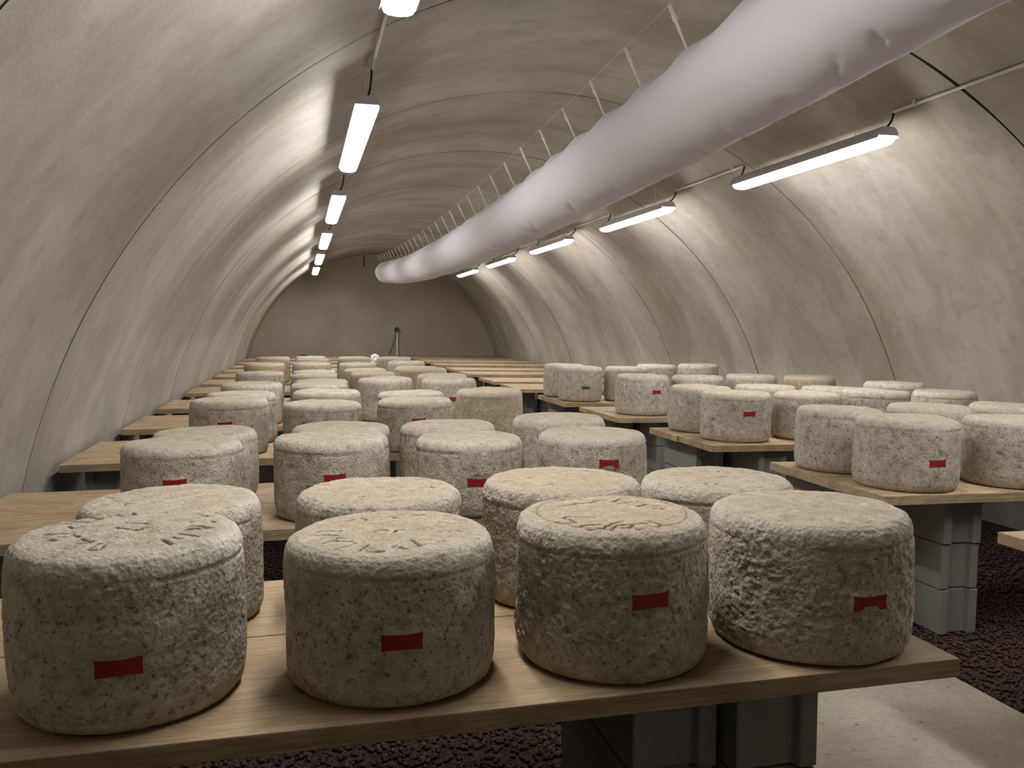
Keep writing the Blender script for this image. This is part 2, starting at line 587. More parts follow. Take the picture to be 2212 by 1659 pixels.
def block_mesh():
    if BLK[0] is None:
        bm = bmesh.new()
        hw, d = 0.095, 0.49
        poly = [(-hw, 0), (-0.055, 0), (-0.045, 0.022), (0.045, 0.022), (0.055, 0), (hw, 0), (hw, d), (0.055, d), (0.045, d - 0.022), (-0.045, d - 0.022), (-0.055, d), (-hw, d)]
        extrude_poly(bm, poly, 2, 0.002, 0.1985)
        bmesh.ops.recalc_face_normals(bm, faces=bm.faces)
        bmesh.ops.bevel(bm, geom=bm.edges[:], offset=0.003, segments=1, affect='EDGES')
        BLK[0] = bm_mesh('concrete_block', bm)
    return BLK[0]


def board(parent, x0, x1, y0, y1, tilt, rng, loc):
    bm = bmesh.new()
    L = x1 - x0
    add_box(bm, (0, 0, -THICK), (L, y1 - y0, 0), 0.0025)
    bmesh.ops.subdivide_edges(bm, edges=[e for e in bm.edges if e.calc_length() > 1.0], cuts=6, use_grid_fill=True)
    for v in bm.verts:
        if v.co.x < 0.01:
            v.co.x += 0.004 * math.sin(v.co.y * 31 + x0 * 7 + y0 * 13)
    o = link('board', bm_mesh('board', bm), parent, M['wood'])
    o.location = (x0 - loc[0], y0 - loc[1], TOP - loc[2] - (0.0 if not tilt else TILT * (x0 - 2.3)))
    o.rotation_euler = (0, tilt, rng.uniform(-0.0015, 0.0015))
    return o


def build_table(row, i, front, rng):
    depth = 0.92
    right = row == 'R'
    x0, x1 = (2.31, 4.575) if right else (-1.212, 1.335)
    loc = ((x0 + x1) / 2, front, 0)
    t = empty('plank_table', loc)
    n_from_end = 13 - i
    rowname = 'half-bare row' if right else 'full row'
    bare = (right and i >= 5) or (not right and i >= 8)
    lab = f"{'bare ' if bare else ''}pale plank table on concrete blocks, {rowname}, {ORD[n_from_end]} from end wall"
    tag(t, lab, 'table', 'plank tables standing in two rows')
    j = 0.485 if (row, i) == ('L', 0) else rng.uniform(0.44, 0.49)
    tl = TILT if right else 0
    dx = rng.uniform(-0.012, 0.012)
    xa, xb = (x0 + dx, x1) if right else (x0, x1 + dx)
    board(t, xa, xb, front, front + j - 0.003, tl, rng, loc)
    e2 = rng.uniform(-0.012, 0.012)
    board(t, xa + (e2 if right else 0), xb + (0 if right else e2), front + j + 0.003, front + depth, tl, rng, loc)
    cols = [(2.76, 0.075), (2.50, 0.39), (4.12, 0.12), (4.38, 0.35)] if right else [(0.955, 0.075), (0.745, 0.13), (-1.02, 0.12), (-0.80, 0.38)]
    for (cx, dy) in cols:
        for k in range(3):
            b = link('concrete_block', block_mesh(), t, M['block'])
            z = (floor_z(cx) if right else 0) + k * 0.2
            b.location = (cx - loc[0] + rng.uniform(-0.004, 0.004), dy + rng.uniform(-0.004, 0.004), z)
            if right:
                b.rotation_euler = (0, TILT, 0)
    return t


def build_tables():
    rng = random.Random(11)
    for i, f in enumerate(L_FRONT):
        build_table('L', i, f, rng)
    for i, f in enumerate(R_FRONT):
        build_table('R', i, f, rng)

# ---------------------------------------------------------------- cheeses
# key, row, table, rank, x, y, radius, height, mark (angle, height), tone
CHEESES = [
    ('C1', 'L', 1, 'f', -0.33, 1.732, 0.21, 0.312, (-1.483, 0.125), 0.25),
    ('C2', 'L', 1, 'f', 0.165, 1.72, 0.211, 0.289, (-1.579, 0.132), 0.45),
    ('C3', 'L', 1, 'f', 0.634, 1.713, 0.206, 0.303, (-1.537, 0.171), 0.6),
    ('C4', 'L', 1, 'f', 1.103, 1.701, 0.22, 0.297, (-1.546, 0.139), 0.45),
    ('C5', 'L', 1, 'b', -0.316, 2.168, 0.211, 0.29, None, 0.4),
    ('C6', 'L', 1, 'b', 0.178, 2.146, 0.209, 0.295, None, 0.55),
    ('C7', 'L', 1, 'b', 0.653, 2.137, 0.211, 0.303, None, 0.7),
    ('C8', 'L', 1, 'b', 1.099, 2.143, 0.212, 0.287, None, 0.45),
    ('C9', 'L', 2, 'f', -0.427, 3.234, 0.21, 0.292, (-1.572, 0.171), None),
    ('C10', 'L', 2, 'b', -0.397, 3.667, 0.208, 0.278, None, None),
    ('C11', 'L', 2, 'f', 0.094, 3.253, 0.214, 0.294, (-1.548, 0.165), None),
    ('C12', 'L', 2, 'b', 0.144, 3.688, 0.211, 0.279, None, None),
    ('C13', 'L', 2, 'b', 0.601, 3.658, 0.21, 0.28, None, None),
    ('C14', 'L', 2, 'f', 0.611, 3.216, 0.21, 0.279, (-1.613, 0.134), 0.35),
    ('C15', 'L', 2, 'b', 1.106, 3.662, 0.213, 0.298, None, 0.35),
    ('C16', 'L', 2, 'f', 1.095, 3.183, 0.216, 0.286, (-1.593, 0.191), 0.4),
    ('C17', 'L', 3, 'f', -0.408, 4.964, 0.212, 0.299, (-1.601, 0.175), None),
    ('C18', 'L', 3, 'b', -0.371, 5.392, 0.208, 0.3, None, None),
    ('C20', 'L', 3, 'f', 0.096, 4.861, 0.216, 0.278, None, None),
    ('C21', 'L', 3, 'b', 0.131, 5.352, 0.208, 0.306, None, None),
    ('C22', 'L', 3, 'f', 0.609, 4.863, 0.217, 0.287, (-1.593, 0.18), None),
    ('C23', 'L', 3, 'b', 0.644, 5.333, 0.21, 0.29, None, None),
    ('C24', 'L', 3, 'b', 1.142, 5.323, 0.214, 0.299, None, 0.75),
    ('C19', 'L', 4, 'f', -0.369, 6.392, 0.219, 0.295, None, None),
    ('C25', 'L', 4, 'f', 0.105, 6.42, 0.209, 0.281, None, None),
    ('C26', 'L', 4, 'b', 0.128, 6.858, 0.208, 0.279, None, None),
    ('C27', 'L', 4, 'f', 0.588, 6.442, 0.208, 0.316, None, None),
    ('C28', 'L', 4, 'f', 1.066, 6.422, 0.212, 0.304, (-1.543, 0.162), None),
    ('C29', 'L', 4, 'b', 1.085, 6.876, 0.207, 0.312, None, None),
    ('C30', 'L', 5, 'f', -0.387, 7.903, 0.211, 0.294, None, 0.5),
    ('C33', 'L', 5, 'f', 0.083, 7.896, 0.209, 0.27, None, None),
    ('C33b', 'L', 5, 'b', 0.093, 8.357, 0.208, 0.277, None, None),
    ('C39', 'L', 5, 'f', 0.61, 7.906, 0.207, 0.279, None, 0.85),
    ('C38', 'L', 5, 'b', 0.571, 8.36, 0.209, 0.288, None, 0.8),
    ('C42', 'L', 5, 'f', 1.086, 7.918, 0.208, 0.313, None, 1),
    ('C42b', 'L', 5, 'b', 1.067, 8.361, 0.211, 0.304, None, 0.9),
    ('C31', 'L', 6, 'f', -0.419, 9.632, 0.217, 0.303, None, 1),
    ('C34', 'L', 6, 'f', 0.079, 9.646, 0.211, 0.302, None, 0.65),
    ('C37', 'L', 6, 'f', 0.577, 9.635, 0.214, 0.294, None, 0.8),
    ('C41', 'L', 6, 'f', 1.117, 9.645, 0.212, 0.307, None, None),
    ('C32', 'L', 7, 'f', -0.382, 11.092, 0.211, 0.316, None, 0.8),
    ('C35', 'L', 7, 'f', 0.1, 11.078, 0.213, 0.288, None, 0.7),
    ('C35b', 'L', 8, 'f', 0.084, 12.521, 0.214, 0.268, None, None),
    ('C36', 'L', 7, 'f', 0.618, 11.085, 0.213, 0.307, None, None),
    ('C40', 'L', 7, 'f', 1.121, 11.064, 0.222, 0.301, None, None),
    ('R1', 'R', 1, 'b', 2.562, 3.711, 0.209, 0.305, None, None),
    ('R2', 'R', 1, 'f', 2.582, 3.252, 0.219, 0.306, (-1.631, 0.13), 0.35),
    ('R3', 'R', 1, 'f', 3.125, 3.236, 0.209, 0.304, None, None),
    ('R4', 'R', 1, 'b', 3.083, 3.703, 0.212, 0.316, None, None),
    ('R5', 'R', 1, 'b', 3.588, 3.72, 0.209, 0.319, None, None),
    ('R6', 'R', 2, 'b', 2.594, 5.31, 0.211, 0.304, None, None),
    ('R7', 'R', 2, 'f', 2.607, 4.844, 0.217, 0.299, (-1.674, 0.178), 0.3),
    ('R8', 'R', 2, 'f', 3.119, 4.868, 0.211, 0.293, None, None),
    ('R9', 'R', 2, 'f', 3.58, 4.807, 0.211, 0.313, None, None),
    ('R10', 'R', 2, 'f', 4.129, 4.837, 0.202, 0.307, None, None),
    ('R11', 'R', 2, 'b', 3.557, 5.251, 0.209, 0.302, None, None),
    ('R12', 'R', 2, 'b', 3.073, 5.299, 0.207, 0.309, None, None),
    ('R17', 'R', 2, 'b', 4.079, 5.276, 0.208, 0.338, None, None),
    ('R13', 'R', 3, 'f', 2.631, 6.421, 0.216, 0.318, (-1.407, 0.191), 0.15),
    ('R14', 'R', 3, 'f', 3.087, 6.368, 0.21, 0.316, None, None),
    ('R15', 'R', 3, 'f', 3.572, 6.382, 0.207, 0.326, None, None),
    ('R16', 'R', 3, 'f', 4.104, 6.368, 0.211, 0.321, None, 0.9),
    ('R18', 'R', 4, 'b', 2.521, 8.187, 0.209, 0.325, None, 0.1),
    ('R19', 'R', 4, 'f', 2.531, 7.697, 0.208, 0.324, (-1.644, 0.134), 0.45),
    ('R20', 'R', 4, 'f', 2.987, 7.699, 0.207, 0.323, None, None),
    ('R21', 'R', 4, 'b', 3.486, 8.144, 0.208, 0.331, None, None),
    ('R22', 'R', 4, 'b', 3.951, 8.145, 0.209, 0.34, None, None),
]
# grooves cut into the tops, in metres from the middle of the wheel
STROKES = {
    'C1': [[(-0.143, -0.004), (-0.094, -0.007)], [(-0.127, -0.042), (-0.113, -0.054)], [(-0.115, -0.03), (-0.096, -0.031)], [(-0.093, -0.021), (-0.078, -0.036)], [(-0.07, -0.052), (-0.047, -0.074)], [(-0.07, -0.083), (-0.051, -0.079)], [(-0.041, -0.116), (-0.034, -0.09), (-0.012, -0.089)], [(-0.042, -0.128), (-0.023, -0.132), (-0.021, -0.105)], [(-0.135, 0.121), (-0.105, 0.099), (-0.087, 0.091)], [(-0.152, 0.09), (-0.117, 0.082)], [(-0.105, 0.156), (-0.09, 0.134), (-0.071, 0.116)], [(-0.062, 0.131), (-0.068, 0.174), (-0.035, 0.136)], [(-0.029, 0.173), (-0.013, 0.141)], [(-0.001, 0.166), (0.001, 0.177)], [(-0.016, 0.055), (0.031, 0.034)], [(-0.026, 0.012), (-0.004, 0.004), (0.018, -0.009), (0.023, -0.004)], [(0.071, -0.084), (0.094, -0.125)], [(0.085, -0.072), (0.106, -0.093)], [(0.098, -0.052), (0.134, -0.082)], [(0.108, -0.029), (0.153, -0.02), (0.112, -0.002)], [(0.146, 0.038), (0.153, 0.026)], [(0.106, 0.033), (0.112, 0.026)], [(0.12, 0.098), (0.133, 0.08)], [(-0.152, 0.029), (-0.146, 0.046)], [(-0.118, 0.054), (-0.106, 0.037)], [(0.04, 0.153), (0.045, 0.16)]] ,
    'C2': [[(-0.146, 0.007), (-0.14, 0.016), (-0.097, 0.009)], [(-0.15, -0.021), (-0.104, -0.031)], [(-0.136, -0.09), (-0.103, -0.051)], [(-0.114, -0.078), (-0.082, -0.08)], [(-0.114, -0.131), (-0.095, -0.113), (-0.077, -0.095)], [(-0.074, -0.146), (-0.054, -0.112)], [(-0.05, -0.129), (-0.047, -0.13)], [(-0.057, -0.155), (-0.029, -0.155)], [(-0.01, -0.13), (-0.004, -0.124)], [(0.001, -0.135), (0.017, -0.155)], [(0.031, -0.09), (0.042, -0.15)], [(0.051, -0.137), (0.061, -0.137)], [(0.073, -0.135), (0.086, -0.123)], [(0.095, -0.029), (0.097, -0.029)], [(0.112, -0.036), (0.114, -0.037)], [(0.134, -0.038), (0.136, -0.039)], [(-0.051, 0.131), (-0.04, 0.099)], [(-0.085, 0.1), (-0.067, 0.115)], [(-0.036, -0.007), (-0.024, 0.016), (-0.005, 0.007)], [(0.002, -0.025), (0.012, 0.007), (0.025, 0.001)], [(0.062, 0.113), (0.09, 0.109)], [(0.016, 0.114), (0.021, 0.1)]] ,
    'C3': [[(-0.077, 0.127), (-0.061, 0.139), (-0.021, 0.145)], [(-0.092, 0.077), (-0.068, 0.081), (-0.043, 0.098), (-0.034, 0.089)], [(-0.017, 0.092), (0.004, 0.111), (0.026, 0.11)], [(0.04, 0.094), (0.063, 0.114), (0.086, 0.116)], [(0.043, 0.067), (0.067, 0.072), (0.087, 0.069)], [(0.07, 0.024), (0.092, 0.036), (0.112, 0.021)], [(0.083, 0.004), (0.1, -0.012), (0.12, -0.013)], [(-0.061, -0.061), (-0.078, -0.044), (-0.097, -0.028), (-0.112, -0.031), (-0.123, -0.044)], [(-0.117, -0.047), (-0.108, -0.071), (-0.106, -0.084)], [(-0.158, -0.056), (-0.148, -0.059), (-0.13, -0.084), (-0.111, -0.087)], [(-0.113, -0.116), (-0.095, -0.109), (-0.065, -0.117)], [(-0.096, -0.144), (-0.073, -0.144), (-0.057, -0.132), (-0.04, -0.116), (-0.015, -0.102)], [(-0.067, -0.149), (-0.057, -0.158), (-0.043, -0.14), (-0.03, -0.131), (-0.012, -0.131)], [(-0.034, -0.157), (-0.023, -0.16), (-0.003, -0.133), (0.026, -0.128)], [(-0.007, -0.156), (-0.007, -0.172), (0.005, -0.167)], [(0.04, -0.119), (0.05, -0.13), (0.054, -0.139), (0.047, -0.153), (0.035, -0.158)]] ,
    'C5': [[(-0.199, 0.052), (-0.184, 0.064)], [(-0.157, 0.05), (-0.137, 0.033)], [(-0.13, 0.001), (-0.118, 0.006)], [(-0.094, -0.062), (-0.094, -0.041), (-0.073, -0.042)]] ,
    'C8': [[(-0.147, 0.048), (-0.144, 0.047)], [(-0.13, 0.048), (-0.127, 0.047)], [(-0.113, 0.04), (-0.108, 0.042)], [(0.02, 0.098), (0.023, 0.094)], [(0.043, 0.069), (0.054, 0.086)], [(0.095, -0.09), (0.097, -0.094)], [(0.117, -0.099), (0.117, -0.104)], [(-0.094, -0.082), (-0.086, -0.081)], [(-0.078, -0.097), (-0.081, -0.118)], [(-0.065, -0.118), (-0.048, -0.111)], [(0.098, 0.099), (0.102, 0.098)]] ,
    'C7': [[(0.017, 0.086), (0.063, 0.099), (0.115, 0.075)], [(0.026, 0.049), (0.084, 0.046)], [(-0.096, -0.001), (-0.079, 0.006)], [(-0.077, -0.1), (-0.05, -0.086)]] ,
    'C6': [[(-0.027, 0.018), (-0.012, 0.024)], [(-0.006, 0.003), (0.009, 0.003)], [(0.009, -0.114), (0.018, -0.125)], [(0.116, 0.003), (0.134, -0.051)], [(-0.057, -0.116), (-0.046, -0.101)]] ,
}
PROFILE = [(0.0, 0.0), (0.45, 0.0), (0.80, 0.0), (0.885, 0.006), (0.935, 0.022), (0.965, 0.055), (0.985, 0.11), (0.998, 0.2), (1.0, 0.32), (1.0, 0.6), (0.996, 0.74),
           (0.989, 0.82), (0.979, 0.885), (0.961, 0.93), (0.932, 0.965), (0.885, 0.987), (0.81, 0.998), (0.6, 1.0), (0.3, 0.999), (0.0, 0.998)]


def prof_r(zf):
    zs = [p[1] for p in PROFILE[2:17]]
    rs = [p[0] for p in PROFILE[2:17]]
    return float(np.interp(zf, zs, rs))


def cheese_mesh(key, R, H, seed, level, mark, lump, strokes, ring):
    nth, nb, ns, nt = {3: (420, 6, 110, 90), 2: (160, 5, 56, 30), 1: (80, 4, 26, 10)}[level]
    pr = np.array([(a * R, b * H) for a, b in PROFILE])
    def resample(seg, n):
        s = np.r_[0, np.cumsum(np.hypot(*np.diff(seg, axis=0).T))]
        q = np.linspace(0, s[-1], n)
        return np.stack([np.interp(q, s, seg[:, 0]), np.interp(q, s, seg[:, 1])], -1)
    P = np.concatenate([resample(pr[0:3], nb)[1:], resample(pr[2:16], ns)[1:], resample(pr[15:], nt)[1:-1]])
    d = np.gradient(P, axis=0)
    nrm = np.stack([d[:, 1], -d[:, 0]], -1)
    for _ in range(3):
        nrm[1:-1] = (nrm[:-2] + 2 * nrm[1:-1] + nrm[2:]) / 4
    nrm /= np.linalg.norm(nrm, axis=1, keepdims=True) + 1e-9
    th = np.linspace(0, 2 * np.pi, nth, endpoint=False)
    C, S = np.cos(th), np.sin(th)
    rr = np.repeat(P[:, 0], nth)
    zz = np.repeat(P[:, 1], nth)
    nr = np.repeat(nrm[:, 0], nth)
    nz = np.repeat(nrm[:, 1], nth)
    ct, stt = np.tile(C, len(P)), np.tile(S, len(P))
    tt = np.tile(th, len(P))
    X = np.stack([rr * ct, rr * stt, zz], -1)
    q = X + seed * 3.17
    disp = 0.004 * vnoise(q * 7, seed) + 0.0016 * vnoise(q * 19, seed + 1)
    onside = np.clip(1.3 - np.abs(nz) * 1.3, 0.25, 1.0)
    rd = 1 - np.abs(vnoise(q * 42, seed + 2))
    patch = np.clip(0.65 + 0.7 * vnoise(q * 9, seed + 7), 0.25, 1.15)
    disp = disp + onside * lump * patch * (0.0016 * (rd - 0.75) + 0.0012 * vnoise(q * 88, seed + 3))
    if level == 3:
        rd2 = np.abs(vnoise(q * 125, seed + 4))
        disp = disp + onside * lump * patch * 0.0022 * (0.4 - rd2) + (0.0009 * vnoise(q * 210, seed + 5))
        disp = disp + (1 - onside) * 0.0012 * vnoise(q * 60, seed + 8)
    # mould lines near the top and the foot
    for zf, dep in ((0.845, 0.0042), (0.085, 0.0030)):
        zl = (zf + 0.012 * np.sin(tt + seed)) * H
        a = np.clip(0.55 + 1.4 * vnoise(np.stack([ct * 1.3 + seed, stt * 1.3, zz * 0 + zf * 9], -1), seed + 6), 0, 1)
        disp = disp - (nr > 0.3) * dep * a * np.exp(-((zz - zl) / 0.0032) ** 2)
        if zf > 0.5:
            disp = disp - (nr > 0.5) * (zz < zl) * 0.0022 * a
    groove = np.zeros(len(X))
    if mark:
        da = np.abs((tt - mark[0] + np.pi) % (2 * np.pi) - np.pi) * R
        dz = np.abs(zz - mark[1])
        k = np.clip(np.maximum((da - 0.036) / 0.012, (dz - 0.016) / 0.012), 0, 1)
        disp = np.where(nr > 0.3, disp * k, disp)
    if strokes or ring:
        top = (nz > 0.6) & (zz > 0.9 * H)
        pts = X[top][:, :2]
        dist = np.full(len(pts), 9.0)
        for s_ in strokes or []:
            for (a, b) in zip(s_[:-1], s_[1:]):
                a, b = np.array(a), np.array(b)
                ab = b - a
                t = np.clip(((pts - a) @ ab) / (ab @ ab + 1e-9), 0, 1)
                dist = np.minimum(dist, np.linalg.norm(pts - a - t[:, None] * ab, axis=1))
        wd = {'C3': 0.0040, 'C1': 0.0036, 'C2': 0.0032}.get(key, 0.0028)
        cut = np.exp(-(dist / wd) ** 4)
        if ring:
            cut = np.maximum(cut, 0.5 * np.exp(-((np.hypot(pts[:, 0], pts[:, 1]) - ring) / 0.002) ** 2))
        e = disp[top]
        disp[top] = e - 0.0072 * cut
        groove[top] = cut
    disp = np.where((zz < 0.004) & (nz < -0.3), 0, disp)
    V = X + np.stack([nr * ct, nr * stt, nz], -1) * disp[:, None]
    V[:, 2] = np.maximum(V[:, 2], 0.0)
    nrow = len(P)
    V = np.concatenate([V, [[0, 0, 0], [0, 0, V[-nth:, 2].mean()]]])
    groove = np.r_[groove, 0, 0]
    i = np.arange(nth)
    i2 = (i + 1) % nth
    quads = np.concatenate([np.stack([j * nth + i, j * nth + i2, (j + 1) * nth + i2, (j + 1) * nth + i], -1) for j in range(nrow - 1)])
    b = nrow * nth
    tris = np.concatenate([np.stack([i2, i, np.full(nth, b)], -1), np.stack([(nrow - 1) * nth + i, (nrow - 1) * nth + i2, np.full(nth, b + 1)], -1)])
    m = bpy.data.meshes.new('cheese_wheel')
    m.vertices.add(len(V))
    m.vertices.foreach_set('co', V.astype(np.float32).ravel())
    lv = np.r_[quads.ravel(), tris.ravel()].astype(np.int32)
    m.loops.add(len(lv))
    m.loops.foreach_set('vertex_index', lv)
    m.polygons.add(len(quads) + len(tris))
    m.polygons.foreach_set('loop_start', np.r_[np.arange(len(quads)) * 4, len(quads) * 4 + np.arange(len(tris)) * 3].astype(np.int32))
    m.update(calc_edges=True)
    m.polygons.foreach_set('use_smooth', [True] * len(m.polygons))
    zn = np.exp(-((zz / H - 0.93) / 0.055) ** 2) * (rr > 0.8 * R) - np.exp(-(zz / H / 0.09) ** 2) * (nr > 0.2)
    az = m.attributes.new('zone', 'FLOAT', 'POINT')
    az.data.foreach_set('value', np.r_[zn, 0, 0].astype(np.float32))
    at = m.attributes.new('groove', 'FLOAT', 'POINT')
    at.data.foreach_set('value', groove.astype(np.float32))
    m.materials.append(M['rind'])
    return m


def casein_tag(parent, R, H, mark, color, rng, chipped):
    a0, h0 = mark
    wdt, hgt = 0.076, 0.031
    nu, nv = 14, 6
    tl = rng.uniform(-0.05, 0.05)
    V = []
    for layer in (0.0018, -0.004):
        for j in range(nv + 1):
            for i in range(nu + 1):
                uu, vv = i / nu * 2 - 1, j / nv * 2 - 1
                hh = hgt / 2 * (0.86 + 0.14 * uu * uu)
                if chipped and vv < 0 and abs(uu) < 0.45:
                    hh *= 0.45
                du = uu * wdt / 2 * (0.97 + 0.03 * vv * vv)
                dz = vv * hh + du * tl
                z = h0 + dz
                rad = R * prof_r(z / H) + layer
                an = a0 + du / R
                V.append((rad * math.cos(an), rad * math.sin(an), z))
    k = (nu + 1) * (nv + 1)
    F = []
    idx = lambda l, i, j: l * k + j * (nu + 1) + i
    for j in range(nv):
        for i in range(nu):
            F.append((idx(0, i, j), idx(0, i + 1, j), idx(0, i + 1, j + 1), idx(0, i, j + 1)))
            F.append((idx(1, i, j), idx(1, i, j + 1), idx(1, i + 1, j + 1), idx(1, i + 1, j)))
    for i in range(nu):
        F.append((idx(0, i, 0), idx(1, i, 0), idx(1, i + 1, 0), idx(0, i + 1, 0)))
        F.append((idx(0, i, nv), idx(0, i + 1, nv), idx(1, i + 1, nv), idx(1, i, nv)))
    for j in range(nv):
        F.append((idx(0, 0, j), idx(0, 0, j + 1), idx(1, 0, j + 1), idx(1, 0, j)))
        F.append((idx(0, nu, j), idx(1, nu, j), idx(1, nu, j + 1), idx(0, nu, j + 1)))
    o = link('casein_mark', mesh_from('casein_mark', V, F), parent, M[color])
    o['label'] = f'{color} casein plaque pressed into the rind'
    return o


CUSTOM = {
    'C1': 'red-marked grey cheese wheel with deep angular strokes carved all over its top',
    'C2': 'red-marked cheese wheel with thin carved strokes and three punched dots on top',
    'C3': 'red-marked cheese wheel with cursive letters carved inside a ring on its tan top',
    'C4': 'large lumpy cheese wheel with torn red mark at the board end by the path',
}


def build_cheeses():
    rng = random.Random(21)
    groups = {}
    for c in CHEESES:
        groups.setdefault((c[1], c[2], c[3]), []).append(c)
    for c in CHEESES:
        key, row, tn, rank, x, y, R, H, mark, tone = c
        if tone is None:
            tone = rng.uniform(0.15, 0.5)
        level = 3 if (row == 'L' and tn == 1) else 2 if (tn <= 3 and y < 6) else 1
        lump = {'C3': 1.5, 'C4': 1.6, 'C7': 1.5, 'C1': 0.8, 'C2': 0.55, 'C5': 0.6, 'C24': 1.3, 'C22': 1.3, 'R2': 0.8}.get(key, rng.uniform(0.6, 1.2))
        seed = int(abs(x * 1000) + abs(y * 100)) % 997 + 1
        m = cheese_mesh(key, R, H, seed, level, mark, lump, STROKES.get(key), 0.160 if key == 'C3' else None)
        o = link('cheese_wheel', m)
        zb = TOP - (TILT * (x - 2.3) if row == 'R' else 0)
        o.location = (x, y, zb + 0.0004)
        o.rotation_euler = (0, TILT if row == 'R' else 0, 0)
        o['rind_tone'] = float(tone)
        color = 'green' if key == 'R19' else 'red'
        if mark:
            casein_tag(o, R, H, mark, color, rng, key in ('C16', 'C4'))
        same = sorted(groups[(row, tn, rank)], key=lambda q: q[4] if row == 'L' else -q[4])
        pos = ORD[1 + [q[0] for q in same].index(key)]
        n_end = 14 - tn if row == 'L' else 13 - tn
        hue = 'tan' if tone > 0.6 else 'grey'
        if key in CUSTOM:
            lab = CUSTOM[key]
        else:
            lab = f"{color + '-marked ' if mark else ''}{hue} cheese, {'full' if row == 'L' else 'half-bare'} row, {ORD[n_end]} table from end wall, {'front' if rank == 'f' else 'rear'} rank, {pos} from wall"
        tag(o, lab, 'cheese', 'cheese wheels ripening on the plank tables')

# ---------------------------------------------------------------- fabric duct
WIRE_Y = [-1.5, 0.0, 2.0, 3.37, 4.37, 5.84, 7.3, 8.86, 10.2, 11.75, 13.3, 15.0, 16.6, 18.3, 20.6]
WIRE_Z = [1.56, 1.49, 1.385, 1.317, 1.276, 1.231, 1.20, 1.192, 1.192, 1.218, 1.244, 1.304, 1.372, 1.467, 1.62]
DUCT_X, DUCT_R = 1.70, 0.222
_fit = np.polyfit(WIRE_Y, WIRE_Z, 4)


def wire_z(y):
    return CAM_Z + float(np.polyval(_fit, y))


